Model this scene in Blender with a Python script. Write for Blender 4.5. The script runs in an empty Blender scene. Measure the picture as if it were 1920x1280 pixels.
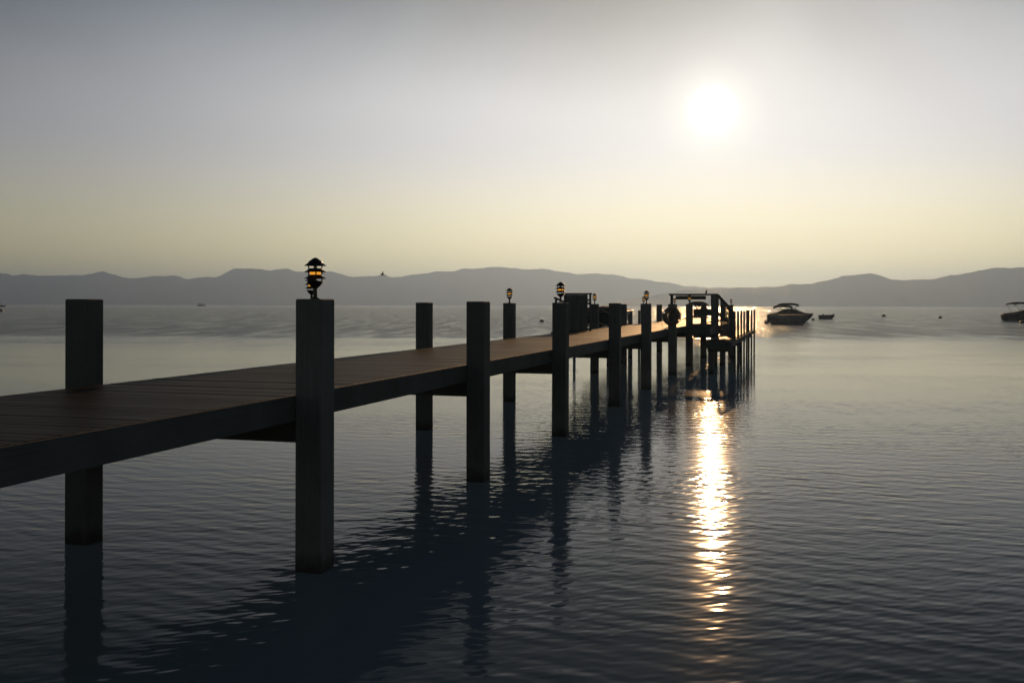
import bpy, math, random
import numpy as np
from mathutils import Vector, Matrix
R = math.radians
rnd = random.Random(7)
sc = bpy.context.scene
COL = sc.collection

# ------------------------------------------------------------------ camera
CAM_H = 2.51
FPX = 1867.0                       # focal length in pixels of a 1920 px wide frame
cam_d = bpy.data.cameras.new('camera')
cam = bpy.data.objects.new('camera', cam_d)
COL.objects.link(cam)
cam.location = (0, 0, CAM_H)
cam.rotation_euler = (R(90), R(-0.12), 0)
cam_d.sensor_width = 36.0
cam_d.lens = 36.0 * FPX / 1920.0
cam_d.shift_y = -68.0 / 1920.0
cam_d.clip_start = 0.1
cam_d.clip_end = 40000
sc.camera = cam

# ------------------------------------------------------------------ sun, sky, exposure
SUN_AZ, SUN_EL = 11.36, 10.9       # azimuth clockwise from +Y, elevation
sd = Vector((math.sin(R(SUN_AZ)) * math.cos(R(SUN_EL)), math.cos(R(SUN_AZ)) * math.cos(R(SUN_EL)), math.sin(R(SUN_EL))))
sun_d = bpy.data.lights.new('sun', 'SUN')
sun_d.energy = 2.1
sun_d.angle = R(0.5)
sun_d.color = (1.0, 0.57, 0.25)
sun = bpy.data.objects.new('sun', sun_d)
COL.objects.link(sun)
sun.rotation_euler = (-sd).to_track_quat('-Z', 'Y').to_euler()
sun.location = (60, 300, 80)

world = bpy.data.worlds.new('World')
sc.world = world
world.use_nodes = True
W = world.node_tree
W.nodes.clear()


class NB:
    """small node-graph helper"""
    def __init__(self, tree):
        self.t = tree

    def n(self, typ, **kw):
        nd = self.t.nodes.new(typ)
        for k, v in kw.items():
            setattr(nd, k, v)
        return nd

    def link(self, a, b):
        self.t.links.new(a, b)

    def _in(self, sock, v):
        if isinstance(v, bpy.types.NodeSocket):
            self.link(v, sock)
        else:
            sock.default_value = v

    def math(self, op, a, b=0.0, c=0.0, clamp=False):
        nd = self.n('ShaderNodeMath', operation=op, use_clamp=clamp)
        self._in(nd.inputs[0], a)
        self._in(nd.inputs[1], b)
        self._in(nd.inputs[2], c)
        return nd.outputs[0]

    def vmath(self, op, a, b=(0, 0, 0)):
        nd = self.n('ShaderNodeVectorMath', operation=op)
        self._in(nd.inputs[0], a)
        self._in(nd.inputs[1], b)
        return nd.outputs['Value'] if op in ('DOT_PRODUCT', 'LENGTH', 'DISTANCE') else nd.outputs[0]

    def mix(self, f, a, b, blend='MIX'):
        nd = self.n('ShaderNodeMix', data_type='RGBA', blend_type=blend)
        self._in(nd.inputs[0], f)
        self._in(nd.inputs[6], a)
        self._in(nd.inputs[7], b)
        return nd.outputs[2]

    def noise(self, vec, scale, detail=3.0, rough=0.5, dist=0.0):
        nd = self.n('ShaderNodeTexNoise')
        self._in(nd.inputs['Vector'], vec)
        nd.inputs['Scale'].default_value = scale
        nd.inputs['Detail'].default_value = detail
        nd.inputs['Roughness'].default_value = rough
        nd.inputs['Distortion'].default_value = dist
        return nd.outputs[0]

    def ramp(self, f, stops):
        nd = self.n('ShaderNodeValToRGB')
        cr = nd.color_ramp
        while len(cr.elements) < len(stops):
            cr.elements.new(0.5)
        for e, (p, c) in zip(cr.elements, stops):
            e.position = p
            e.color = (c, c, c, 1) if not isinstance(c, tuple) else (*c, 1)
        self._in(nd.inputs[0], f)
        return nd.outputs[0]

    def maprange(self, v, a, b, c, d, interp='SMOOTHSTEP'):
        nd = self.n('ShaderNodeMapRange', interpolation_type=interp)
        self._in(nd.inputs[0], v)
        for i, x in enumerate((a, b, c, d)):
            nd.inputs[1 + i].default_value = x
        return nd.outputs[0]


SKY_STRENGTH = 0.06
w = NB(W)
sky = w.n('ShaderNodeTexSky', sky_type='NISHITA')
sky.sun_disc = False
sky.sun_elevation = R(SUN_EL)
sky.sun_rotation = R(SUN_AZ)
sky.altitude = 1900
sky.air_density = 1.0
sky.dust_density = 1.2
sky.ozone_density = 1.5
gen = w.n('ShaderNodeTexCoord').outputs['Generated']
nrm = w.vmath('NORMALIZE', gen)
cosang = w.vmath('DOT_PRODUCT', nrm, tuple(sd))
ang = w.math('MULTIPLY', w.math('ARCCOSINE', w.math('MINIMUM', cosang, 1.0)), 180 / math.pi)   # degrees from the sun
# thin high veil: soft grey cloud sheet of uneven thickness
sep = w.n('ShaderNodeSeparateXYZ')
w.link(nrm, sep.inputs[0])
zc = w.math('MAXIMUM', sep.outputs[2], 0.0)
cl = w.noise(w.vmath('MULTIPLY', nrm, (1.0, 1.0, 1.5)), 3.1, 3.0, 0.42, 0.3)
# colour of the sky: Nishita, desaturated by the veil
hsv = w.n('ShaderNodeHueSaturation')
sat = w.math('ADD', w.maprange(zc, 0.02, 0.16, 0.95, 0.30), w.maprange(zc, 0.15, 0.45, 0.0, 1.5))
w.link(sat, hsv.inputs['Saturation'])
w.link(sky.outputs[0], hsv.inputs['Color'])
lift = w.math('ADD', zc, w.math('MULTIPLY', w.math('SUBTRACT', cl, 0.5), 0.13))
veil = w.maprange(lift, 0.165, 0.37, 1.0, 0.18)     # the bright low haze thins out upwards
warm = w.mix(w.maprange(zc, 0.02, 0.17, 1.0, 0.0), (1.0, 0.98, 1.0, 1), (1.46, 1.25, 0.62, 1))
tint = w.vmath('SCALE', hsv.outputs[0])
w.link(w.maprange(zc, 0.03, 0.17, 2.1, 1.0), tint.node.inputs['Scale'])
# the dust veil spreads the glare: soft shoulder on the brightest part of the sky
KN = 0.232 / SKY_STRENGTH
soft = w.vmath('DIVIDE', w.vmath('MULTIPLY', tint, (3.75, 3.75, 3.75)), w.vmath('ADD', w.vmath('MULTIPLY', tint, (1 / KN, 1 / KN, 1 / KN)), (1, 1, 1)))
base = w.vmath('SCALE', w.mix(1.0, soft, warm, 'MULTIPLY'))
w.link(w.math('MULTIPLY', veil, w.maprange(ang, 11.0, 43.0, 1.0, 0.56)), base.node.inputs['Scale'])     # and fades away from the sun


def gauss(sig, amp):
    q = w.math('DIVIDE', ang, sig)
    e = w.math('POWER', math.e, w.math('MULTIPLY', w.math('MULTIPLY', q, q), -0.5))
    return w.math('MULTIPLY', e, amp)


def glow(fac, col):
    nd = w.n('ShaderNodeVectorMath', operation='SCALE')
    nd.inputs[0].default_value = col
    w.link(fac, nd.inputs['Scale'])
    return nd.outputs[0]


US = 1.0 / SKY_STRENGTH
tot = base
for sig, amp, colr in ((1.3, 0.26, (1.0, 0.92, 0.70)),
                       (2.3, 0.08, (1.0, 0.90, 0.62)),      # corona in the veil
                       (6.0, 0.05, (1.0, 0.90, 0.60)),
                       (16.0, 0.23, (1.0, 0.93, 0.80))):  # haze lit from behind
    tot = w.vmath('ADD', tot, glow(gauss(sig, amp * US), colr))
q4 = w.math('POWER', w.math('DIVIDE', ang, 0.66), 2.0)
tot = w.vmath('ADD', tot, glow(w.math('MULTIPLY', w.math('POWER', math.e, w.math('MULTIPLY', q4, -1.0)), 6.0 * US), (1.0, 0.95, 0.84)))   # the sun's own blurred disc
bg = w.n('ShaderNodeBackground')
bg.inputs['Strength'].default_value = SKY_STRENGTH
w.link(tot, bg.inputs['Color'])
wo = w.n('ShaderNodeOutputWorld')
w.link(bg.outputs[0], wo.inputs['Surface'])
world.cycles.sampling_method = 'MANUAL'
world.cycles.sample_map_resolution = 2048

sc.view_settings.view_transform = 'Standard'
sc.view_settings.look = 'None'
sc.view_settings.exposure = 0.13
sc.view_settings.gamma = 1.0
sc.view_settings.use_curve_mapping = False
sc.cycles.use_denoising = True
sc.cycles.max_bounces = 6
sc.cycles.volume_bounces = 0
sc.cycles.sample_clamp_indirect = 6.0
sc.cycles.caustics_reflective = False


# ------------------------------------------------------------------ materials
def mat(name):
    m = bpy.data.materials.new(name)
    m.use_nodes = True
    nt = m.node_tree
    nt.nodes.clear()
    b = NB(nt)
    bs = b.n('ShaderNodeBsdfPrincipled')
    out = b.n('ShaderNodeOutputMaterial')
    b.link(bs.outputs[0], out.inputs[0])
    return m, b, bs


def plain(name, col, rough=0.5, metal=0.0, var=0.15, scale=6.0, spec=0.5):
    m, b, bs = mat(name)
    co = b.n('ShaderNodeTexCoord').outputs['Object']
    n = b.noise(co, scale, 4.0, 0.6)
    lo = tuple(c * (1 - var) for c in col)
    hi = tuple(min(1, c * (1 + var)) for c in col)
    b.link(b.ramp(n, [(0.3, lo), (0.7, hi)]), bs.inputs['Base Color'])
    b.link(b.maprange(n, 0.3, 0.7, rough * 0.85, min(1, rough * 1.15)), bs.inputs['Roughness'])
    bs.inputs['Metallic'].default_value = metal
    bs.inputs['Specular IOR Level'].default_value = spec
    return m


def wood(name, col, axis, rough, bump=0.004, stain=False, spec=0.5, gscale=14.0):
    """weathered timber, grain stretched along the given axis of the object"""
    m, b, bs = mat(name)
    tc = b.n('ShaderNodeTexCoord')
    st = [gscale * 3] * 3
    st['xyz'.index(axis)] = 1.2
    oi = b.n('ShaderNodeObjectInfo')
    off = b.n('ShaderNodeCombineXYZ')
    b.link(b.math('MULTIPLY', oi.outputs['Random'], 37.0), off.inputs[0])
    b.link(b.math('MULTIPLY', oi.outputs['Random'], 91.0), off.inputs[2])
    v = b.vmath('ADD', b.vmath('MULTIPLY', tc.outputs['Object'], tuple(st)), off.outputs[0])
    g = b.noise(v, 1.0, 6.0, 0.65, 0.4)
    big = b.noise(b.vmath('ADD', tc.outputs['Object'], off.outputs[0]), 1.7, 3.0)
    c1 = b.ramp(g, [(0.25, tuple(c * 0.55 for c in col)), (0.55, col), (0.8, tuple(c * 1.4 for c in col))])
    tone = b.math('ADD', 0.72, b.math('MULTIPLY', oi.outputs['Random'], 0.5))
    c2 = b.mix(0.5, c1, b.ramp(big, [(0.3, tuple(c * 0.6 for c in col)), (0.7, tuple(c * 1.25 for c in col))]))
    nd = b.n('ShaderNodeVectorMath', operation='SCALE')
    b.link(c2, nd.inputs[0])
    b.link(tone, nd.inputs['Scale'])
    colout = nd.outputs[0]
    if stain:                       # dark wet and weedy band where the piles stand in the water
        gp = b.n('ShaderNodeNewGeometry').outputs['Position']
        s = b.n('ShaderNodeSeparateXYZ')
        b.link(gp, s.inputs[0])
        h = b.math('ADD', s.outputs[2], b.math('MULTIPLY', b.noise(gp, 7.0, 3.0), -0.25))
        f = b.maprange(h, -0.1, 0.12, 0.8, 0.0)
        colout = b.mix(f, colout, (0.012, 0.014, 0.010, 1))
    b.link(colout, bs.inputs['Base Color'])
    b.link(b.maprange(g, 0.2, 0.8, rough * 0.85, min(1.0, rough * 1.2), 'LINEAR'), bs.inputs['Roughness'])
    bs.inputs['Specular IOR Level'].default_value = spec
    bp = b.n('ShaderNodeBump')
    bp.inputs['Distance'].default_value = bump
    bp.inputs['Strength'].default_value = 0.7
    b.link(g, bp.inputs['Height'])
    b.link(bp.outputs[0], bs.inputs['Normal'])
    return m


M = {}
M['post'] = wood('post timber', (0.090, 0.102, 0.112), 'z', 0.8, 0.014, stain=True, spec=0.25)
M['beam_y'] = wood('stringer timber', (0.068, 0.078, 0.086), 'y', 0.8, 0.005, spec=0.25)
M['beam_x'] = wood('cross timber', (0.068, 0.078, 0.086), 'x', 0.8, 0.005, spec=0.25)
M['beam_z'] = wood('upright timber', (0.068, 0.078, 0.086), 'z', 0.8, 0.005, spec=0.25)
M['plank'] = wood('deck plank', (0.0145, 0.0155, 0.0140), 'x', 0.52, 0.0015, spec=0.055, gscale=9.0)
M['lamp_metal'] = plain('lamp black metal', (0.02, 0.02, 0.02), 0.45, 0.6)
M['rope'] = plain('rope fibre', (0.22, 0.19, 0.14), 0.9, scale=60)
M['ring'] = plain('life ring shell', (0.075, 0.05, 0.042), 0.55)
M['band'] = plain('ring band', (0.10, 0.10, 0.10), 0.6)
M['hull_light'] = plain('gelcoat grey', (0.095, 0.10, 0.108), 0.25, scale=2)
M['hull_dark'] = plain('gelcoat navy', (0.018, 0.021, 0.028), 0.2, scale=2)
M['rail_pale'] = plain('pale rub rail', (0.45, 0.43, 0.40), 0.4)
M['rail'] = plain('rub rail', (0.05, 0.05, 0.05), 0.3, 0.3)
M['canvas'] = plain('boat canvas', (0.020, 0.022, 0.027), 0.85, scale=9)
M['tube'] = plain('brushed tube', (0.30, 0.30, 0.30), 0.35, 0.9)
M['buoy'] = plain('buoy plastic', (0.07, 0.06, 0.055), 0.4)
M['bird'] = plain('bird feathers', (0.03, 0.028, 0.026), 0.8, scale=30)
M['ship_white'] = plain('ship superstructure', (0.55, 0.55, 0.53), 0.5)
M['ship_dark'] = plain('ship dark paint', (0.02, 0.022, 0.025), 0.5)
M['forest'] = plain('forested slope', (0.035, 0.045, 0.035), 0.95, scale=0.01, spec=0.1, var=0.4)

m, b, bs = mat('amber lens')
bs.inputs['Base Color'].default_value = (0.5, 0.22, 0.03, 1)
bs.inputs['Emission Color'].default_value = (1.0, 0.40, 0.035, 1)
bs.inputs['Emission Strength'].default_value = 0.75
M['amber'] = m
m, b, bs = mat('frosted bulb')
bs.inputs['Base Color'].default_value = (0.6, 0.57, 0.5, 1)
bs.inputs['Roughness'].default_value = 0.3
M['bulb'] = m
m, b, bs = mat('windscreen glass')
bs.inputs['Base Color'].default_value = (0.05, 0.06, 0.07, 1)
bs.inputs['Roughness'].default_value = 0.05
bs.inputs['Transmission Weight'].default_value = 0.4
M['glass'] = m


# ---- water: crossing ripple trains plus fine chop, stronger where the breeze reaches
m, b, bs = mat('lake water')
pos = b.n('ShaderNodeNewGeometry').outputs['Position']
warp = b.n('ShaderNodeTexNoise')
warp.inputs['Scale'].default_value = 0.35
warp.inputs['Detail'].default_value = 2.0
b.link(pos, warp.inputs['Vector'])
wv = b.vmath('MULTIPLY', b.vmath('SUBTRACT', warp.outputs['Color'], (0.5, 0.5, 0.5)), (0.7, 0.7, 0))
wp = b.vmath('ADD', pos, wv)
rr = random.Random(21)
h = None
NW = 14
for i in range(NW):
    lam = 0.085 * (0.52 / 0.085) ** (i / (NW - 1)) * rr.uniform(0.9, 1.1)
    dirn = R(rr.gauss(-5, 22))                    # travelling roughly along the view, crests across it
    k = 2 * math.pi / lam
    amp = 0.0064 * lam / math.sqrt(NW) * 1.0
    ph = b.math('ADD', b.vmath('DOT_PRODUCT', wp, (k * math.sin(dirn), k * math.cos(dirn), 0)), rr.uniform(0, 6.28))
    t = b.math('MULTIPLY', b.math('SINE', ph), amp)
    h = t if h is None else b.math('ADD', h, t)
nz = b.noise(b.vmath('MULTIPLY', wp, (0.55, 1.0, 1.0)), 4.2, 2.5, 0.5)
nz2 = b.noise(b.vmath('MULTIPLY', wp, (0.5, 1.0, 1.0)), 1.0, 2.0, 0.5)
h = b.math('ADD', h, b.math('MULTIPLY', nz, 0.0034))
h = b.math('ADD', h, b.math('MULTIPLY', nz2, 0.0065))
# gusts: uneven patches, and open water beyond the mooring field ruffled by the breeze
sp = b.n('ShaderNodeSeparateXYZ')
b.link(pos, sp.inputs[0])
patch = b.noise(b.vmath('MULTIPLY', pos, (0.02, 0.06, 0)), 1.0, 3.0, 0.55)
edge = b.math('ADD', sp.outputs[1], b.math('MULTIPLY', b.math('SUBTRACT', patch, 0.5), 60.0))
breeze = b.maprange(edge, 62.0, 95.0, 0.0, 1.0)
calm = b.maprange(edge, 14.0, 34.0, 1.0, 0.5)         # slack water in the lee of the moorings
slick = b.noise(b.vmath('MULTIPLY', wp, (0.07, 0.33, 0)), 1.0, 2.5, 0.55, 0.6)
chop = b.noise(b.vmath('MULTIPLY', pos, (0.55, 0.075, 0)), 1.0, 3.0, 0.6)     # cat's-paws: darker and paler flecks
gain = b.math('ADD', b.math('MULTIPLY', b.math('MULTIPLY', b.maprange(patch, 0.33, 0.67, 0.6, 1.3), b.maprange(slick, 0.34, 0.64, 0.55, 1.25)), calm), b.math('MULTIPLY', b.math('MULTIPLY', breeze, 7.0), b.maprange(chop, 0.36, 0.66, 0.25, 1.9)))
bp = b.n('ShaderNodeBump')
bp.inputs['Strength'].default_value = 1.0
bp.inputs['Distance'].default_value = 1.0
b.link(b.math('MULTIPLY', h, gain), bp.inputs['Height'])
b.link(bp.outputs[0], bs.inputs['Normal'])
bs.inputs['Base Color'].default_value = (0.003, 0.005, 0.007, 1)
# light painted in to lift the dark reflections; normal turned away from the sun
lift_tint = b.n('ShaderNodeBsdfDiffuse')
lift_tint.inputs['Color'].default_value = (0.25, 0.285, 0.310, 1)
bn = b.n('ShaderNodeCombineXYZ')
bn.inputs[0].default_value, bn.inputs[1].default_value, bn.inputs[2].default_value = -0.15, -0.75, 0.64
b.link(bn.outputs[0], lift_tint.inputs['Normal'])
ad = b.n('ShaderNodeAddShader')
b.link(bs.outputs[0], ad.inputs[0])
b.link(lift_tint.outputs[0], ad.inputs[1])
b.link(ad.outputs[0], [x for x in m.node_tree.nodes if x.type == 'OUTPUT_MATERIAL'][0].inputs['Surface'])
b.link(b.maprange(breeze, 0.0, 1.0, 0.062, 0.10, 'LINEAR'), bs.inputs['Roughness'])
b.link(b.maprange(breeze, 0.0, 1.0, 1.092, 1.038, 'LINEAR'), bs.inputs['IOR'])
M['water'] = m


# ------------------------------------------------------------------ mesh helpers
class MB:
    def __init__(self):
        self.v, self.f = [], []

    def add(self, verts, faces):
        o = len(self.v)
        self.v += [tuple(p) for p in verts]
        self.f += [tuple(i + o for i in f) for f in faces]
        return self

    def box(self, x0, x1, y0, y1, z0, z1, ch=0.0):
        """box, its vertical edges and top rim chamfered by ch"""
        if ch <= 0:
            vs = [(x, y, z) for z in (z0, z1) for x, y in ((x0, y0), (x1, y0), (x1, y1), (x0, y1))]
            fs = [(3, 2, 1, 0), (4, 5, 6, 7), (0, 1, 5, 4), (1, 2, 6, 5), (2, 3, 7, 6), (3, 0, 4, 7)]
            return self.add(vs, fs)

        def ring(z, c, s):
            a, d, e, g = x0 + s, x1 - s, y0 + s, y1 - s
            return [(a + c, e, z), (d - c, e, z), (d, e + c, z), (d, g - c, z), (d - c, g, z), (a + c, g, z), (a, g - c, z), (a, e + c, z)]
        vs = ring(z0, ch, 0) + ring(z1 - ch, ch, 0) + ring(z1, ch, ch * 0.8)
        fs = [tuple(reversed(range(8)))]
        for L in (0, 8):
            fs += [(L + i, L + (i + 1) % 8, L + 8 + (i + 1) % 8, L + 8 + i) for i in range(8)]
        fs.append(tuple(range(16, 24)))
        return self.add(vs, fs)

    def bar(self, a, c, wd, ht):
        """rectangular bar from a to c, wd across, ht high"""
        a, c = Vector(a), Vector(c)
        d = (c - a).normalized()
        up = Vector((0, 0, 1)) if abs(d.z) < 0.95 else Vector((0, 1, 0))
        s = d.cross(up).normalized() * (wd / 2)
        u = s.cross(d).normalized() * (ht / 2)
        vs = [p + i * s + j * u for p in (a, c) for i, j in ((-1, -1), (1, -1), (1, 1), (-1, 1))]
        return self.add(vs, [(3, 2, 1, 0), (4, 5, 6, 7), (0, 1, 5, 4), (1, 2, 6, 5), (2, 3, 7, 6), (3, 0, 4, 7)])

    def tube(self, pts, r, n=8, closed=False):
        pts = [Vector(p) for p in pts]
        N = len(pts)
        vs = []
        for i, p in enumerate(pts):
            if closed:
                d = (pts[(i + 1) % N] - pts[i - 1]).normalized()
            else:
                d = (pts[min(i + 1, N - 1)] - pts[max(i - 1, 0)]).normalized()
            up = Vector((0, 0, 1)) if abs(d.z) < 0.9 else Vector((1, 0, 0))
            s = d.cross(up).normalized()
            u = s.cross(d)
            rad = r[i] if isinstance(r, (list, tuple)) else r
            vs += [p + rad * (math.cos(6.2832 * j / n) * s + math.sin(6.2832 * j / n) * u) for j in range(n)]
        fs = []
        for i in range(N if closed else N - 1):
            k = (i + 1) % N
            fs += [(i * n + j, i * n + (j + 1) % n, k * n + (j + 1) % n, k * n + j) for j in range(n)]
        if not closed:
            fs += [tuple(reversed(range(n))), tuple((N - 1) * n + j for j in range(n))]
        return self.add(vs, fs)

    def lathe(self, prof, n=20, c=(0, 0, 0)):
        """prof: list of (radius, z)"""
        vs, idx = [], []
        for r_, z in prof:
            if r_ <= 1e-6:
                idx.append([len(vs)] * n)
                vs.append((c[0], c[1], c[2] + z))
            else:
                idx.append(list(range(len(vs), len(vs) + n)))
                vs += [(c[0] + r_ * math.cos(6.2832 * j / n), c[1] + r_ * math.sin(6.2832 * j / n), c[2] + z) for j in range(n)]
        fs = []
        for i in range(len(prof) - 1):
            for j in range(n):
                q = [idx[i][j], idx[i][(j + 1) % n], idx[i + 1][(j + 1) % n], idx[i + 1][j]]
                q = list(dict.fromkeys(q))
                if len(q) > 2:
                    fs.append(tuple(q))
        return self.add(vs, fs)

    def mesh(self, name, material, smooth=False):
        me = bpy.data.meshes.new(name)
        me.from_pydata(self.v, [], self.f)
        me.update()
        me.materials.append(M[material])
        if smooth:
            me.polygons.foreach_set('use_smooth', [True] * len(me.polygons))
            me.update()
        return me

    def build(self, name, material, parent=None, smooth=False, loc=None):
        return link(name, self.mesh(name, material, smooth), parent, loc)


def link(name, me, parent=None, loc=None, rz=0.0):
    o = bpy.data.objects.new(name, me)
    COL.objects.link(o)
    if parent is not None:
        o.parent = parent
    if loc is not None:
        o.location = loc
    if rz:
        o.rotation_euler.z = rz
    return o


def thing(name, label, cat, loc=(0, 0, 0), rz=0.0, group=None):
    o = link(name, None, None, loc, rz)
    return tag(o, label, cat, group)


def tag(o, label, cat, group=None):
    o['label'] = label
    o['category'] = cat
    if group:
        o['group'] = group
    return o


def copy_tree(o, parent=None):
    c = o.copy()
    COL.objects.link(c)
    c.parent = parent
    for ch in list(o.children):
        copy_tree(ch, c)
    return c


# pier frame: the pier runs at TH clockwise from the view direction;
# P is the sideways distance from a parallel line through the viewer, s the distance along it
TH = math.atan2(540.0, FPX)
PIER_C = -5.845                     # P of the middle of the deck


def W2(P, s, z=0.0):
    return Vector((P * math.cos(TH) + s * math.sin(TH), -P * math.sin(TH) + s * math.cos(TH), z))


def at(px, Y, z=0.0):
    """point of the lake at depth Y that lies along image column px"""
    return Vector(((px - 960.0) * Y / FPX, Y, z))


DECK = CAM_H - 0.85
LOWER = CAM_H - 1.25
POST_TOP = CAM_H + 0.053

# ------------------------------------------------------------------ water
rows = [-80, -40, -20, -8, -2, 2, 4] + list(np.geomspace(6, 9000, 60))
cols = np.concatenate([-np.geomspace(1, 60, 12)[::-1], np.linspace(-0.9, 0.9, 9), np.geomspace(1, 60, 12)])
V = []
for y in rows:
    half = 20 + 0.3 * max(y, 0)
    for c in cols:
        x = c * half
        V.append((max(-9000, min(9000, x)) + c * 1e-3, y, 0.0))
nc = len(cols)
F = [(i * nc + j, i * nc + j + 1, (i + 1) * nc + j + 1, (i + 1) * nc + j) for i in range(len(rows) - 1) for j in range(nc - 1)]
water = MB().add(V, F).build('water', 'water')
water['kind'] = 'structure'
water['label'] = 'calm rippled lake reaching to the far shore'

# ------------------------------------------------------------------ mountains
def ridge_profile(pts, x):
    xs = [p[0] for p in pts]
    ys = [p[1] for p in pts]
    return float(np.interp(x, xs, ys))


def mountain(name, label, pts, Y, depth, seed, base_px=571.5):
    """a forested range: skyline heights from pts, spurs and gullies running down to the shore"""
    rg = np.random.RandomState(seed)
    x0, x1 = pts[0][0], pts[-1][0]
    nx, ny = 420, 30
    ph = rg.uniform(0, 6.28, 40)
    vs = []
    for j in range(ny):
        v = j / (ny - 1)                          # 0 shore, ~0.6 ridge, 1 behind
        for i in range(nx):
            px = x0 + (x1 - x0) * i / (nx - 1)
            hp = base_px - ridge_profile(pts, px)
            t = min(v / 0.62, 1.0)
            prof = t ** 0.8 if v <= 0.62 else 1 - 0.7 * ((v - 0.62) / 0.38) ** 1.4
            X0 = px
            gul = sum(math.sin(X0 * (0.02 + 0.013 * k) + ph[k] + 1.6 * v * math.sin(ph[k + 10])) / (1 + 0.5 * k) for k in range(9))
            fine = sum(math.sin(X0 * (0.13 + 0.12 * k) + ph[20 + k]) / (1 + k) for k in range(6))
            amp = math.sin(math.pi * min(v / 0.62, 1.0)) if v < 0.62 else 0.0
            yy = Y + depth * (v - 0.62) + amp * gul * depth * 0.06
            hh = (hp * prof + fine * 0.7 * t) * Y / FPX * (1 + 0.035 * gul * amp)
            vs.append(((px - 960.0) * Y / FPX * (yy / Y), yy, hh * (yy / Y if v > 0.62 else 1) - 6.0 * (1 - t)))
    fs = [(j * nx + i, j * nx + i + 1, (j + 1) * nx + i + 1, (j + 1) * nx + i) for j in range(ny - 1) for i in range(nx - 1)]
    o = MB().add(vs, fs).build(name, 'forest', None, True)
    o['kind'] = 'structure'
    o['label'] = label
    return o


far_range = [(-700, 528), (-420, 505), (-200, 520), (-60, 516), (0, 513), (14, 514), (28, 517), (42, 515), (80, 517), (92, 518), (120, 516), (150, 517), (165, 514), (180, 511), (195, 510),
             (220, 516), (240, 523), (262, 520), (290, 518), (328, 516), (348, 523), (370, 520), (405, 519), (420, 513), (435, 505), (450, 502), (480, 504), (508, 506),
             (538, 503), (556, 508), (590, 511), (618, 508), (640, 513), (665, 519), (700, 516), (714, 515), (735, 519), (770, 515), (790, 512), (820, 508), (850, 507), (870, 503), (890, 502),
             (910, 501), (938, 498), (955, 501), (975, 503), (1000, 503), (1030, 503), (1045, 507), (1080, 512), (1100, 512), (1125, 511), (1150, 513), (1180, 519), (1230, 525),
             (1265, 530), (1290, 535), (1340, 537), (1372, 537), (1430, 545), (1520, 560), (1600, 570)]
near_range = [(1120, 570), (1200, 556), (1270, 543), (1330, 539), (1372, 537.5), (1400, 536), (1430, 536), (1460, 534), (1485, 530), (1510, 529), (1525, 529), (1545, 523), (1562, 520), (1580, 515), (1600, 512),
              (1615, 511), (1637, 510), (1650, 512), (1665, 519), (1678, 522), (1700, 521), (1730, 521), (1760, 518), (1785, 512), (1820, 508), (1845, 501),
              (1870, 498.5), (1920, 498), (2000, 503), (2150, 494), (2350, 505), (2600, 520)]
mountain('hills', 'hazy mountain range along the far shore on the left', far_range, 5900.0, 900.0, 3)
mountain('hills', 'hazy mountain range rising to the right behind the boats', near_range, 4100.0, 700.0, 5)

# ------------------------------------------------------------------ pier
HW = 1.255                          # half width of the deck
XR, XL = -4.42 - PIER_C, -7.27 - PIER_C
RS = [-3.0, 2.8, 8.56, 13.56, 18.64, 24.5, 29.8, 36.1, 41.9, 48.2, 54.4, 60.9, 68.0]
LS = [-3.0, 2.8, 8.86, 13.96, 18.79, 24.9, 30.4, 36.1, 42.3, 48.1, 53.7, 60.5, 68.0]
PW = 0.272
pier = thing('pier', 'long dark timber pier on square posts running out into the lake', 'pier', W2(PIER_C, 0), -TH)

S0, S1 = -5.0, 69.0
PITCH, PLW = 0.1462, 0.139
plank_me = []
for i in range(6):
    q = MB()
    e0, e1 = rnd.uniform(0, 0.008), rnd.uniform(-0.008, 0)
    q.box(-HW + e0, HW + e1, -PLW / 2, PLW / 2, -0.038, 0, 0.004)
    plank_me.append(q.mesh('plank', 'plank'))
NP = int((S1 - S0) / PITCH)
first = int((2.2 - S0) / PITCH)
order = list(range(first, first + 300))
rest = MB()
for i in range(NP):
    s = S0 + (i + 0.5) * PITCH
    dz = rnd.uniform(-0.002, 0.002)
    if i in range(first, first + 300):
        o = link('deck_plank', plank_me[rnd.randrange(6)], pier, (0, s, DECK + dz))
        o.rotation_euler = (rnd.uniform(-0.006, 0.006), rnd.uniform(-0.0008, 0.0008), rnd.uniform(-0.0012, 0.0012) + (math.pi if rnd.random() < 0.5 else 0))
    else:
        a = 0.0
        rest.box(-HW + a, HW + a, s - PLW / 2, s + PLW / 2, DECK - 0.038 + dz, DECK + dz)
rp = rest.build('deck_planks', 'plank', pier)
rp['kind'] = 'stuff'

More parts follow.
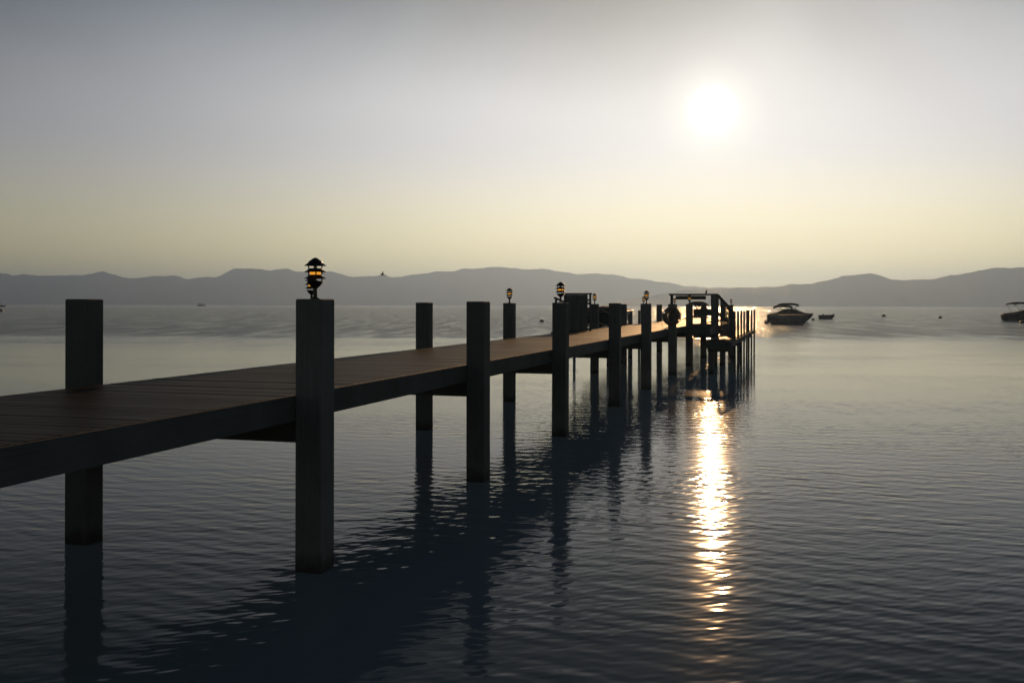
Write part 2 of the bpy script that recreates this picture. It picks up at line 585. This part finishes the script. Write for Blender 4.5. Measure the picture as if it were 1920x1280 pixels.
ST0, ST1 = DECK - 0.040, CAM_H - 1.088
bents = [(a + c) / 2 for a, c in zip(RS, LS)]
for k in range(len(bents) - 1):
    ya, yb = (S0 if k == 0 else bents[k]) + 0.004, (S1 if k == len(bents) - 2 else bents[k + 1]) - 0.004
    for x, t in ((HW - 0.075, 0.05), (-HW + 0.075, 0.05), (0.42, 0.045), (-0.42, 0.045)):
        MB().box(x - t, x + t, ya, yb, ST1, ST0 - 0.003).build('stringer', 'beam_y', pier)
    for sg in (1, -1):
        x = sg * (HW + 0.0165)
        MB().box(x - 0.0145, x + 0.0145, ya, yb, ST1 - 0.004, DECK - 0.003).build('edge_board', 'beam_y', pier)
for side, SS, X in (('r', RS, XR), ('l', LS, XL)):
    for s in SS:
        q = MB()
        tw = rnd.uniform(-0.004, 0.004)
        q.box(-PW / 2, PW / 2, -PW / 2, PW / 2, -1.6, POST_TOP + rnd.uniform(-0.004, 0.006), 0.011)
        o = q.build('post', 'post', pier, False, (X, s, 0))
        o.rotation_euler = (rnd.uniform(-0.003, 0.003), rnd.uniform(-0.003, 0.003), rnd.uniform(-0.025, 0.025))
for sr, sl in zip(RS, LS):
    s = (sr + sl) / 2
    MB().box(XL + PW / 2 - 0.02, XR - PW / 2 + 0.02, s - 0.10, s + 0.10, CAM_H - 1.322, ST1 - 0.003).build('cross_beam', 'beam_x', pier)

# side bay on the right at deck level
BX0, BX1, BS0, BS1 = -4.27 - PIER_C, -3.32 - PIER_C, 39.1, 54.0
bay_me = MB().box(BX0, BX1, -PLW / 2, PLW / 2, -0.038, 0, 0.004).mesh('plank', 'plank')
n = int((BS1 - BS0) / PITCH)
q = MB()
for i in range(n):
    q.box(BX0, BX1, BS0 + (i + .5) * PITCH - PLW / 2, BS0 + (i + .5) * PITCH + PLW / 2, DECK - 0.038, DECK + rnd.uniform(-0.002, 0.002))
o = q.build('bay_planks', 'plank', pier)
o['kind'] = 'stuff'
MB().box(BX0, BX1 - 0.01, BS0 + 0.01, BS0 + 0.07, DECK - 0.30, DECK - 0.042).build('fascia', 'beam_x', pier)
MB().box(BX1 - 0.08, BX1 - 0.01, BS0 + 0.075, BS1, DECK - 0.30, DECK - 0.042).build('fascia', 'beam_y', pier)
MB().box(BX0 + 0.02, BX1 - 0.02, BS0 + 0.62, BS0 + 0.76, DECK + 0.004, DECK + 0.135).build('kerb', 'beam_x', pier)
for s in (42.3, 48.2, 53.6):
    MB().box(XR + PW / 2, BX1 - 0.09, s - 0.09, s + 0.09, DECK - 0.50, DECK - 0.303).build('cross_beam', 'beam_x', pier)
for s in (48.2, 53.6):
    MB().box(-0.12, 0.12, -0.12, 0.12, -1.6, DECK - 0.31, 0.01).build('pile', 'post', pier, False, (BX1 - 0.22, s + 0.22, 0))

# ------------------------------------------------------------------ lamps on the posts
lamp0 = None
SL = 0.39 / 77.0


def make_lamp():
    r = thing('post_lamp', '', 'lamp')
    k = SL
    MB().lathe([(0, 0), (8 * k, 0), (8 * k, 1.5 * k), (4 * k, 3 * k), (3.6 * k, 21 * k), (0, 21 * k)], 14).build('stem', 'lamp_metal', r)
    MB().lathe([(3.5 * k, 20 * k), (6 * k, 21.5 * k), (11 * k, 26 * k), (13 * k, 31 * k), (16.5 * k, 30 * k), (13.2 * k, 33.5 * k), (0, 33.5 * k)], 20).build('bowl', 'lamp_metal', r)
    for z in (38, 50):
        MB().lathe([(9 * k, z * k + .5 * k), (20 * k, z * k), (20.3 * k, z * k + .8 * k), (13.5 * k, z * k + 5 * k), (13 * k, z * k + 7.2 * k), (0, z * k + 7.2 * k)], 20).build('tier', 'lamp_metal', r)
    MB().lathe([(0, 62.5 * k), (9 * k, 62.5 * k), (20 * k, 62 * k), (20.3 * k, 62.8 * k), (13.5 * k, 67.5 * k), (12.5 * k, 70 * k), (5 * k, 75.5 * k), (2 * k, 77 * k), (0, 77.2 * k)], 20).build('roof', 'lamp_metal', r)
    for a in range(4):
        x, y = 12.3 * k * math.cos(a * 1.5708 + .5), 12.3 * k * math.sin(a * 1.5708 + .5)
        MB().tube([(x, y, 33 * k), (x, y, 63 * k)], 1.2 * k, 6).build('rod', 'lamp_metal', r)
    MB().lathe([(0, 44.8 * k), (10 * k, 44.8 * k), (10 * k, 50.6 * k), (0, 50.6 * k)], 18).build('lens', 'amber', r, True)
    MB().lathe([(0, 57 * k), (3 * k, 57.2 * k), (3.6 * k, 59.5 * k), (2.5 * k, 62.4 * k), (0, 62.5 * k)], 10).build('bulb', 'bulb', r, True)
    return r


lamps = [  # side, bent, label
    ('r', 2, 'large tiered post lamp, nearest, on the front square post at left'),
    ('l', 3, 'tiered post lamp half hidden behind the nearest lamp'),
    ('l', 5, 'tiered amber post lamp standing against the hills on the third clear left post'),
    ('r', 4, 'tiered amber post lamp beside the tall dark wooden screen'),
    ('l', 7, 'small tiered lamp at the right corner of the wooden screen'),
    ('r', 6, 'small tiered lamp with amber glow midway between screen and gate'),
    ('l', 9, 'dark small lamp just left of a bright lamp between screen and gate'),
    ('r', 8, 'lamp mostly hidden below the hanging board of the gate'),
    ('l', 11, 'tiny amber lamp under the left end of the gate beam'),
    ('r', 12, 'tiny dark lamp on the farthest post right of the gate'),
]
for i, (sd_, k, lab) in enumerate(lamps):
    if lamp0 is None:
        lamp0 = o = make_lamp()
    else:
        o = copy_tree(lamp0)
    P, s = (-4.42, RS[k]) if sd_ == 'r' else (-7.27, LS[k])
    o.location = W2(P, s, POST_TOP + 0.002)
    o.rotation_euler.z = -TH + rnd.uniform(-0.5, 0.5)
    tag(o, lab, 'lamp', 'lamps along the pier posts')

# ------------------------------------------------------------------ life ring on a right-hand post
lr = thing('life_ring', 'dark life ring hanging on a pier post in front of the gate', 'life ring', W2(-4.42, 36.1 - PW / 2 - 0.106, CAM_H - 0.385), -TH)
ringp = [(0.237 * math.cos(a), 0.0, 0.237 * math.sin(a)) for a in np.linspace(0, 2 * math.pi, 33)[:-1]]
MB().tube(ringp, 0.100, 12, True).build('float', 'ring', lr, True)
for a in (45, 135, 225, 315):
    c = [(0.237 * math.cos(R(a + d)), 0, 0.237 * math.sin(R(a + d))) for d in (-7, 0, 7)]
    MB().tube(c, 0.1045, 12).build('band', 'band', lr, True)
rp_ = []
for a in np.linspace(0, 2 * math.pi, 65)[:-1]:
    rad = 0.342 + 0.02 * math.cos(4 * (a - R(0)))
    rp_.append((rad * math.cos(a), 0.02, rad * math.sin(a)))
MB().tube(rp_, 0.009, 6, True).build('grab_rope', 'rope', lr, True)
MB().tube([(-0.30, 0, -0.15), (-0.36, 0.0, -0.28), (-0.30, 0.02, -0.40), (-0.34, 0.02, -0.46)], 0.008, 6).build('hanging_line', 'rope', lr, True)

# ------------------------------------------------------------------ gate frame over the side bay
gs = 42.15
gate = thing('gate_frame', 'timber gate frame with hanging board spanning the far side bay', 'gate', W2(-4.3, gs, DECK), -TH)
gx = lambda P: P + 4.3
BT = CAM_H + 0.495 - DECK
MB().box(gx(-3.56), gx(-3.30), -0.13, 0.13, -DECK - 1.6, BT - 0.075, 0.01).build('tall_post', 'post', gate)
MB().box(gx(-5.24), gx(-5.13), -0.055, 0.055, 0.002, BT - 0.075).build('thin_post', 'beam_z', gate)
MB().box(gx(-5.30), gx(-3.28), -0.11, 0.11, BT - 0.072, BT, 0.008).build('top_beam', 'beam_x', gate)
MB().box(gx(-5.02), gx(-3.77), -0.03, 0.03, BT - 0.245, BT - 0.09).build('hanging_board', 'beam_x', gate)
MB().box(gx(-4.28), gx(-3.563), -0.02, 0.02, CAM_H - 0.42 - DECK, CAM_H - 0.14 - DECK).build('rail_board', 'beam_x', gate)
for P in (-4.8, -4.0):
    MB().box(gx(P) - 0.015, gx(P) + 0.015, -0.012, 0.012, BT - 0.10, BT - 0.07).build('hanger', 'tube', gate)

# ------------------------------------------------------------------ lower boarding platform with pile row and steps
pf = thing('boarding_platform', 'low boarding platform with a row of slim piles beyond the gate', 'platform', W2(-2.8, 36.5), -TH)
px_ = lambda P: P + 2.8
PL0, PL1, PS = -3.24, -2.44, 18.6
lp_me = MB().box(px_(PL0), px_(PL1), -PLW / 2, PLW / 2, -0.038, 0, 0.004).mesh('plank', 'plank')
for i in range(int(PS / PITCH)):
    link('plank', lp_me, pf, (0, (i + .5) * PITCH, LOWER + rnd.uniform(-0.002, 0.002)))
for P in (PL0 + 0.05, PL1 - 0.05):
    MB().box(px_(P) - 0.04, px_(P) + 0.04, 0.075, PS, LOWER - 0.26, LOWER - 0.042).build('stringer', 'beam_y', pf)
MB().box(px_(PL0), px_(PL1), 0.01, 0.07, LOWER - 0.30, LOWER - 0.042).build('fascia', 'beam_x', pf)
for dpx in (122, 116, 110, 105, 100, 96, 91, 86):
    Z = 2.36 * FPX / math.cos(TH) / dpx
    s = (Z - 2.36 * math.sin(TH)) / math.cos(TH) - 36.5
    q = MB()
    rr_ = rnd.uniform(0.040, 0.047)
    lean = rnd.uniform(-0.02, 0.02)
    q.tube([(0, 0, -1.6), (lean * .5, 0, 0.6), (lean, 0, CAM_H - 0.235), (lean, 0, CAM_H - 0.225)], [rr_ * 1.05, rr_, rr_ * .95, rr_ * .75], 10)
    q.build('pile', 'post', pf, False, (px_(-2.36), s, 0))
for s in (0.5, 6.0, 11.8, 17.8):
    MB().box(-0.1, 0.1, -0.1, 0.1, -1.6, LOWER - 0.262, 0.01).build('inner_pile', 'post', pf, False, (px_(PL0) + 0.12, s, 0))
    MB().box(px_(PL0) + .02, px_(PL1) - .02, s - 0.35, s - 0.2, LOWER - 0.42, LOWER - 0.264).build('cross_beam', 'beam_x', pf)
MB().box(px_(-2.44), px_(-2.30) - 0.005, -0.4, PS, LOWER - 0.20, LOWER - 0.03).build('wale', 'beam_y', pf)
# steps and sloping rails beside the tall post
ss = 41.6 - 36.5
for j, (P0, P1, z) in enumerate(((-3.30, -3.05, LOWER + 0.27), (-3.05, -2.80, LOWER + 0.13))):
    MB().box(px_(P0), px_(P1) - .01, ss, ss + 0.9, z - 0.04, z).build('step', 'plank', pf)
for yo, dP, k in ((38.4 - 36.5, 0.30, 0.92), (ss + 0.95, 0.0, 1.0)):
    a, c = px_(-3.30 + dP), px_(-2.75 + dP)
    hz0, hz1 = CAM_H + 0.43 * k, CAM_H - 0.23 * k
    MB().bar((a, yo, hz0), (c, yo, hz1), 0.07, 0.11).build('handrail', 'beam_x', pf)
    MB().bar((a, yo, CAM_H - 0.30), (c, yo, CAM_H - 0.72), 0.05, 0.09).build('mid_rail', 'beam_x', pf)
    MB().bar((a, yo, DECK - 0.06), (c, yo, LOWER + 0.06), 0.05, 0.16).build('step_stringer', 'beam_x', pf)
    MB().box(c - .02, c + .07, yo - .05, yo + .05, LOWER + .002, hz1).build('rail_post', 'beam_z', pf)
    MB().box(a - .06, a + .02, yo - .05, yo + .05, LOWER + .002, hz0).build('rail_post', 'beam_z', pf)
    if dP:
        for i in range(6):
            x = a + 0.10 + i * 0.072
            zt = hz0 + (hz1 - hz0) * (x + 0.06 - a) / (c - a)
            MB().box(x, min(x + 0.066, c - 0.022), yo + 0.03, yo + 0.055, LOWER + 0.09, zt).build('side_board', 'beam_z', pf)
# ------------------------------------------------------------------ screen and gangway on the left side
scr = thing('wooden_screen', 'tall dark boarded screen on the left edge of the pier', 'screen', W2(-7.08, 32.3, DECK), -TH)
ST = CAM_H + 0.405 - DECK
MB().box(-0.46, -0.38, -0.04, 0.04, 0.002, ST - 0.052).build('upright', 'beam_z', scr)
MB().box(0.40, 0.455, -0.04, 0.04, 0.002, ST - 0.052).build('upright', 'beam_z', scr)
MB().box(-0.52, 0.48, -0.07, 0.07, ST - 0.05, ST).build('cap_rail', 'beam_x', scr)
for i in range(5):
    x = -0.376 + i * 0.143
    MB().box(x, x + 0.139, -0.02 + 0.006 * (i % 2), 0.02, 0.004, ST - 0.054).build('board', 'beam_z', scr)
for z in (0.25, 0.55, 0.62, 0.75, 1.02):
    MB().box(0.339, 0.399, -0.02, 0.02, z - 0.03, z + 0.03).build('spacer', 'beam_x', scr)
MB().box(-0.9, -0.461, -0.06, 0.06, -0.30, -0.05).build('bracket', 'beam_x', scr)

gw = thing('gangway', 'sloping gangway with two handrails beside the wooden screen', 'gangway', W2(-7.85, 34.0), -TH)
L = 6.6
z0, z1 = DECK - 0.02, DECK - 0.42
gp = lambda y: z0 + (z1 - z0) * y / L
for x in (-0.4, 0.4):
    MB().bar((x, 0, gp(0) - 0.08), (x, L, gp(L) - 0.08), 0.06, 0.14).build('side_beam', 'beam_y', gw)
    MB().bar((x, -0.1, gp(0) + 1.13), (x, L, gp(L) + 0.90), 0.07, 0.05).build('handrail', 'plank', gw)
    MB().bar((x, -0.1, gp(0) + 0.50), (x, L, gp(L) + 0.38), 0.05, 0.05).build('mid_rail', 'plank', gw)
    for y in (0.1, L / 2, L - 0.1):
        MB().box(x - .035, x + .035, y - .035, y + .035, gp(y) - 0.005, gp(y) + 1.11 - 0.22 * y / L).build('rail_post', 'beam_z', gw)
q = MB()
for i in range(44):
    y = (i + .5) * 0.15
    link('plank', bpy.data.meshes.get('gangway_plank') or MB().box(-0.43, 0.43, -0.07, 0.07, 0, 0.03).mesh('gangway_plank', 'plank'), gw, (0, y, gp(y) - 0.006))
for y in (L - 0.2,):
    for x in (-0.3, 0.3):
        MB().box(-.07, .07, -.07, .07, -1.6, gp(y) - 0.16, 0.008).build('pile', 'post', gw, False, (x, y, 0))
MB().box(-0.42, 0.42, 0.0, 0.12, gp(0) - 0.3, gp(0) - 0.152).build('bearer', 'beam_x', gw)
MB().box(0.40, 0.72, 0.02, 0.10, gp(0) - 0.3, gp(0) - 0.16).build('bearer', 'beam_x', gw)

for i, (x, Z, zt, lab) in enumerate(((1183.4, 47.0, -0.26, 'slim round mooring pile left of another between two pier posts'),
                                     (1198.2, 50.0, -0.245, 'slim round mooring pile close to the lit lamp post'))):
    q = MB().tube([(0, 0, -1.6), (0.01, 0, CAM_H + zt - 0.03), (0.01, 0, CAM_H + zt)], [0.062, 0.058, 0.045], 10)
    o = q.build('mooring_pile', 'post', None, False, at(x, Z))
    tag(o, lab, 'pile', 'slim mooring piles left of the pier')


# ------------------------------------------------------------------ boats
def hull_mesh(Lh, Bm, fb, fs, draft=0.25, flare=0.82, n=22, tumble=0.0):
    """planing hull, bow towards +x; fb, fs freeboard at bow and stern"""
    q = MB()
    vs, m_ = [], 9
    for i in range(n):
        t = i / (n - 1)
        x = -Lh / 2 + Lh * t
        wdt = Bm / 2 * (1 - max(0, (t - 0.45) / 0.55) ** 2.3) * (0.93 + 0.07 * min(1, t / 0.2))
        sh = fs + (fb - fs) * t ** 1.6
        keel = -draft + (draft + sh * 0.75) * max(0, (t - 0.72) / 0.28) ** 2.0
        wl = flare - 0.25 * max(0, t - 0.5)
        chine = keel + (sh - keel) * 0.38
        xs = x - 0.0
        half = [(0.0, keel), (wdt * wl * 0.6, keel + (chine - keel) * 0.55), (wdt * wl, chine), (wdt * (wl * 0.4 + 0.6), chine + (sh - chine) * 0.6), (wdt, sh)]
        ring = [(-a, z) for a, z in reversed(half)] + half[1:]
        rake = 0.5 * max(0, (t - 0.8) / 0.2)
        for a, z in ring:
            vs.append((xs + rake * (z - keel) * 0.35, a, z))
    fs_ = [(i * m_ + j, (i + 1) * m_ + j, (i + 1) * m_ + j + 1, i * m_ + j + 1) for i in range(n - 1) for j in range(m_ - 1)]
    fs_.append(tuple(range(m_)))
    q.add(vs, fs_)
    sheer = [(Vector(vs[i * m_]), Vector(vs[i * m_ + m_ - 1])) for i in range(n)]
    return q, sheer


def motorboat(name, label, loc, rz, Lh, Bm, fb, fs, hullmat, cover=True, bimini=None, drive=True, peak=0.55, cuddy=False, group='moored motorboats'):
    bt = thing(name, label, 'boat', loc, rz, group)
    q, sheer = hull_mesh(Lh, Bm, fb, fs)
    q.build('hull', hullmat, bt, True)
    pts = [a for a, c in sheer] + [c for a, c in reversed(sheer)]
    MB().tube(pts, 0.035, 6, True).build('rub_rail', 'rail_pale' if hullmat == 'hull_light' else 'rail', bt, True)
    n = len(sheer)
    if cover:
        vs = []
        mm = 9
        for i, (a, c) in enumerate(sheer):
            t = i / (n - 1)
            lift = peak * math.exp(-(abs(t - 0.48) / 0.27) ** 2.6) + 0.20 * math.exp(-((t - 0.10) / 0.12) ** 2) + 0.04
            lift *= min(1, (1 - t) * 6)
            for j in range(mm):
                u = j / (mm - 1)
                p = a.lerp(c, u)
                bulge = (1 - abs(2 * u - 1) ** 2.2)
                sag = 0.035 * math.sin(7 * t * 3.1 + j * 1.7)
                vs.append((p.x, p.y * 1.015, p.z + 0.012 + (lift + sag * min(1, lift * 3)) * bulge))
        fs_ = [(i * mm + j, i * mm + j + 1, (i + 1) * mm + j + 1, (i + 1) * mm + j) for i in range(n - 1) for j in range(mm - 1)]
        MB().add(vs, fs_).build('canvas_cover', 'canvas', bt, True)
    else:
        q2 = MB()                                     # deck, seats and windscreen of an open boat
        vs, mm = [], 5
        for i, (a, c) in enumerate(sheer):
            t = i / (n - 1)
            for j in range(mm):
                p = a.lerp(c, j / (mm - 1))
                vs.append((p.x, p.y * 0.97, p.z - (0.32 if 0.08 < t < 0.8 and 0 < j < mm - 1 else 0.02)))
        q2.add(vs, [(i * mm + j, i * mm + j + 1, (i + 1) * mm + j + 1, (i + 1) * mm + j) for i in range(n - 1) for j in range(mm - 1)])
        q2.build('cockpit', 'hull_light', bt)
    if bimini:
        bz, bx0, bx1, rows_ = bimini
        wy = Bm * 0.42
        for bi, (zz, xa, xb) in enumerate(rows_):
            vs, mm, nn = [], 9, 9
            for side in (0, 1):
                for i in range(nn):
                    x = xa + (xb - xa) * i / (nn - 1)
                    for j in range(mm):
                        u = 2 * j / (mm - 1) - 1
                        drop = 0.24 * abs(u) ** 3 + 0.22 * (2 * i / (nn - 1) - 1) ** 4
                        vs.append((x, wy * u, zz - drop - side * 0.11))
            fs_ = []
            o2 = nn * mm
            for i in range(nn - 1):
                for j in range(mm - 1):
                    a = i * mm + j
                    fs_ += [(a, a + 1, a + mm + 1, a + mm), (o2 + a, o2 + a + mm, o2 + a + mm + 1, o2 + a + 1)]
            edge = [j for j in range(mm)] + [i * mm + mm - 1 for i in range(1, nn)] + [(nn - 1) * mm + j for j in range(mm - 2, -1, -1)] + [i * mm for i in range(nn - 2, 0, -1)]
            for i in range(len(edge)):
                a, c = edge[i], edge[(i + 1) % len(edge)]
                fs_.append((c, a, a + o2, c + o2))
            MB().add(vs, fs_).build('bimini_top', 'canvas', bt, True)
            xm = (bx0 + bx1) / 2
            for sy in (-1, 1):
                for x in (xa + 0.05, xb - 0.05):
                    MB().tube([(xm + (x - xm) * 0.25, sy * wy * 1.05, bz), (x, sy * wy * 0.98, zz - 0.38)], 0.034, 6).build('bimini_pole', 'tube', bt)
                MB().tube([(xm + (xb - xm) * 1.1, sy * wy, bz), (xa + 0.1, sy * wy * 0.98, zz - 0.35)], 0.022, 5).build('bimini_strap', 'tube', bt)
    if drive:
        MB().box(-Lh / 2 - 0.45, -Lh / 2 - 0.02, -0.55, 0.55, 0.12, 0.18, 0.02).build('swim_platform', 'hull_dark', bt)
        MB().box(-Lh / 2 - 0.40, -Lh / 2 - 0.02, -0.14, 0.14, -0.35, 0.10, 0.02).build('outdrive', 'hull_dark', bt)
    return bt


# near boat and the covered boat behind it, right of the pier
pa = at(1482, 133.0)
motorboat('motorboat', 'grey hulled boat lying in front of the covered cruiser right of the pier', (pa.x, pa.y, 0), R(-38), 5.0, 2.3, 1.34, 1.16, 'hull_light', cover=True, peak=0.10, drive=False)
pb = at(1481, 158.0)
motorboat('motorboat', 'covered boat with folded bimini top, bow right, behind the grey boat', (pb.x, pb.y, 0), R(-14), 7.0, 2.5, 1.30, 0.95, 'hull_dark', peak=0.95,
          bimini=(1.5, -2.3, 1.2, [(2.95, -1.9, 1.35), (2.62, -2.55, 0.4)]))
pc = at(1933, 172.0)
motorboat('motorboat', 'covered boat with bimini top cut off by the right edge of the picture', (pc.x, pc.y, 0), R(8), 9.6, 2.9, 1.25, 1.1, 'hull_dark', peak=0.75,
          bimini=(1.5, -3.9, -0.6, [(3.25, -3.9, 0.2)]))
pd = W2(-9.2, 50.0)
lift = motorboat('motorboat', 'covered boat raised on a lift left of the pier behind the screen', (pd.x, pd.y, 1.70), R(90) - TH, 6.0, 2.1, 0.62, 0.5, 'hull_dark', peak=0.12, drive=False)
lf = thing('boat_lift', 'four post boat lift carrying a covered boat left of the pier', 'boat lift', W2(-9.2, 50.0), -TH)
for x in (-1.35, 1.35):
    for y in (-2.6, 2.2):
        MB().box(-.06, .06, -.06, .06, -1.6, 2.10, 0.008).build('lift_post', 'post', lf, False, (x, y, 0))
for y in (-2.4, 2.0):
    MB().box(-1.28, 1.28, y - .06, y + .06, 1.26, 1.40).build('cradle_beam', 'beam_x', lf)
for x in (-0.5, 0.5):
    MB().box(x - .06, x + .06, -2.7, 2.3, 1.404, 1.56).build('bunk', 'beam_y', lf)
pe = at(1308, 95.0)
motorboat('motorboat', 'boat with curved bimini top glimpsed through the posts beyond the gate', (pe.x, pe.y, 0), R(20), 5.6, 2.2, 0.95, 0.8, 'hull_dark', peak=0.75,
          bimini=(1.2, -1.6, 0.7, [(2.92, -0.75, 0.75)]))

# rowing dinghy
dg = thing('rowing_dinghy', 'small open rowing dinghy with a raised oar floating beyond the motorboats', 'dinghy', at(1550.5, 190.0), R(4))
q, sheer = hull_mesh(3.0, 1.25, 0.78, 0.72, 0.12, 0.75)
q.build('hull', 'hull_dark', dg, True)
MB().tube([a for a, c in sheer] + [c for a, c in reversed(sheer)], 0.04, 6, True).build('gunwale', 'hull_dark', dg, True)
for x in (-0.7, 0.3):
    MB().box(x - .12, x + .12, -0.52, 0.52, 0.50, 0.54).build('thwart', 'beam_x', dg)
MB().tube([(0.5, 0.1, 0.5), (1.45, 0.15, 1.02)], 0.05, 6).build('oar', 'beam_x', dg)
MB().lathe([(0, 0.7), (0.16, 0.72), (0.17, 0.86), (0.10, 0.96), (0, 0.98)], 10, (-0.75, 0, 0)).build('bundle', 'canvas', dg, True)


def buoy(px, Y, r, lab, knob=True):
    o = thing('mooring_buoy', lab, 'buoy', at(px, Y), rnd.uniform(0, 3), 'mooring buoys on the lake')
    MB().lathe([(0, -r * 0.5), (r * 0.8, -r * 0.4), (r, 0.0), (r * 0.97, r * 0.3), (r * 0.75, r * 0.75), (r * 0.35, r * 0.98), (0, r * 1.03)], 16).build('float', 'buoy', o, True)
    MB().tube([(-.12 * r, 0, r * .9), (-.12 * r, 0, r * 1.2), (.12 * r, 0, r * 1.2), (.12 * r, 0, r * .9)], r * 0.06, 6).build('eye', 'tube', o)
    MB().lathe([(r * 1.01, -.02), (r * 1.03, .1 * r), (r * 0.995, .2 * r)], 16).build('stripe', 'band', o, True)
    return o


buoy(1438, 139, 0.37, 'round mooring buoy at the left end of the grey boat')
buoy(1524.5, 175, 0.30, 'round mooring buoy at the bow of the covered boat')
buoy(1657, 235, 0.50, 'mooring buoy alone on open water, nearer of two right of the dinghy')
buoy(1763, 206, 0.40, 'mooring buoy alone on open water near the right boat')
buoy(1917, 148, 0.42, 'mooring buoy at the right edge of the picture below the boat')
bt_ = buoy(1016, 150, 0.36, 'mooring buoy trailing floats left of the wooden screen')
for k, (dx, r) in enumerate(((0.55, 0.09), (0.80, 0.08), (1.02, 0.10))):
    MB().lathe([(0, -r), (r, 0), (0, r * .8)], 8).build('trailing_float', 'buoy', bt_, True, (dx * math.cos(-bt_.rotation_euler.z), dx * math.sin(-bt_.rotation_euler.z), 0))
buoy(1, 330, 0.9, 'buoy cut by the left edge of the picture')

# far vessels
fv = thing('fishing_boat', 'tiny dark fishing vessel with pale wheelhouse far out under the hills', 'boat', at(378, 1500), R(-6))
q, sheer = hull_mesh(13.5, 4.0, 2.0, 1.3, 0.5, 0.85)
q.build('hull', 'ship_dark', fv, True)
MB().box(-1.2, 1.2, -1.3, 1.3, 1.2, 4.0, 0.1).build('cabin', 'ship_dark', fv)
MB().box(1.6, 3.2, -1.2, 1.2, 1.5, 3.9, 0.2).build('wheelhouse', 'ship_white', fv)
MB().tube([(-3.6, 0, 1), (-3.4, 0, 5.6)], [0.35, 0.12], 6).build('mast', 'ship_dark', fv)
MB().add([(-3.7, 0.1, 5.2), (-5.6, 0.1, 1.2), (-2.3, 0.1, 1.2), (-3.7, -0.1, 5.2), (-5.6, -0.1, 1.2), (-2.3, -0.1, 1.2)],
         [(0, 1, 2), (5, 4, 3), (0, 3, 4, 1), (1, 4, 5, 2), (2, 5, 3, 0)]).build('riding_sail', 'ship_dark', fv)
ev = thing('tour_boat', 'dark boat with flat canopy cut off by the left edge of the picture', 'boat', at(-6, 900), R(10))
q, sheer = hull_mesh(16, 4.4, 1.5, 1.6, 0.5, 0.85)
q.build('hull', 'ship_dark', ev, True)
MB().box(-6, 3.8, -1.9, 1.9, 3.2, 3.55, 0.1).build('canopy', 'ship_dark', ev)
for x in (-5.5, -2, 1, 3.4):
    for y in (-1.7, 1.7):
        MB().tube([(x, y, 1.2), (x, y, 3.25)], 0.1, 6).build('canopy_post', 'ship_dark', ev)


# ------------------------------------------------------------------ birds
def bird_mesh(spread):
    q = MB()
    q.tube([(-0.30, 0, 0.02), (-0.16, 0, 0.01), (0.0, 0, 0), (0.13, 0, 0.02), (0.20, 0, 0.05), (0.25, 0, 0.05), (0.31, 0, 0.04)], [0.012, 0.05, 0.075, 0.06, 0.042, 0.036, 0.004], 8)
    q.add([(-0.28, 0, 0.02), (-0.44, -0.07, 0.02), (-0.44, 0.07, 0.02), (-0.28, 0, 0.035), (-0.44, -0.07, 0.03), (-0.44, 0.07, 0.03)],
          [(0, 2, 1), (3, 4, 5), (0, 1, 4, 3), (1, 2, 5, 4), (2, 0, 3, 5)])
    for s in (-1, 1):
        pts = spread
        for i in range(len(pts) - 1):
            (y0, z0, c0), (y1, z1, c1) = pts[i], pts[i + 1]
            vs = []
            for (y, z, c) in ((y0, z0, c0), (y1, z1, c1)):
                vs += [(0.06, s * y, z), (0.06 - c, s * y, z), (0.06 - c, s * y, z + 0.008), (0.06, s * y, z + 0.016)]
            q.add(vs, [(0, 1, 5, 4), (1, 2, 6, 5), (2, 3, 7, 6), (3, 0, 4, 7), (0, 3, 2, 1), (4, 5, 6, 7)])
    return q


bp_ = at(717, 110.0, CAM_H + 56.5 * 110 / FPX)
o = bird_mesh([(0.03, 0.03, 0.16), (0.14, 0.14, 0.17), (0.28, 0.22, 0.06)]).build('bird', 'bird', None, False, bp_)
o.rotation_euler = (R(55), R(-10), R(200))
tag(o, 'dark bird flying just above the hills left of centre', 'bird')
pb_ = W2(-3.76, 42.15, CAM_H + 0.495 + 0.055)
o = bird_mesh([(0.03, 0.03, 0.20), (0.055, -0.02, 0.22)]).build('bird', 'bird', None, False, pb_)
o.scale = (0.42, 0.5, 0.6)
o.rotation_euler = (0, R(-38), R(60))
tag(o, 'small dark bird perched on the gate beam', 'bird')

# ------------------------------------------------------------------ haze
hz = MB().box(-9500, 9500, -200, 9500, -2.0, 285.0).mesh('haze', 'water')
hz.materials.clear()
hm = bpy.data.materials.new('morning haze')
hm.use_nodes = True
hm.node_tree.nodes.clear()
hb = NB(hm.node_tree)
pv = hb.n('ShaderNodeVolumePrincipled')
pv.inputs['Color'].default_value = (0.37, 0.58, 1.0, 1)
pv.inputs['Density'].default_value = 0.00021
pv.inputs['Anisotropy'].default_value = 0.6
ho = hb.n('ShaderNodeOutputMaterial')
hb.link(pv.outputs[0], ho.inputs['Volume'])
hm.cycles.homogeneous_volume = True
hz.materials.append(hm)
haze = link('haze', hz)
haze['kind'] = 'stuff'
haze['label'] = 'thin morning haze over the lake and hills'
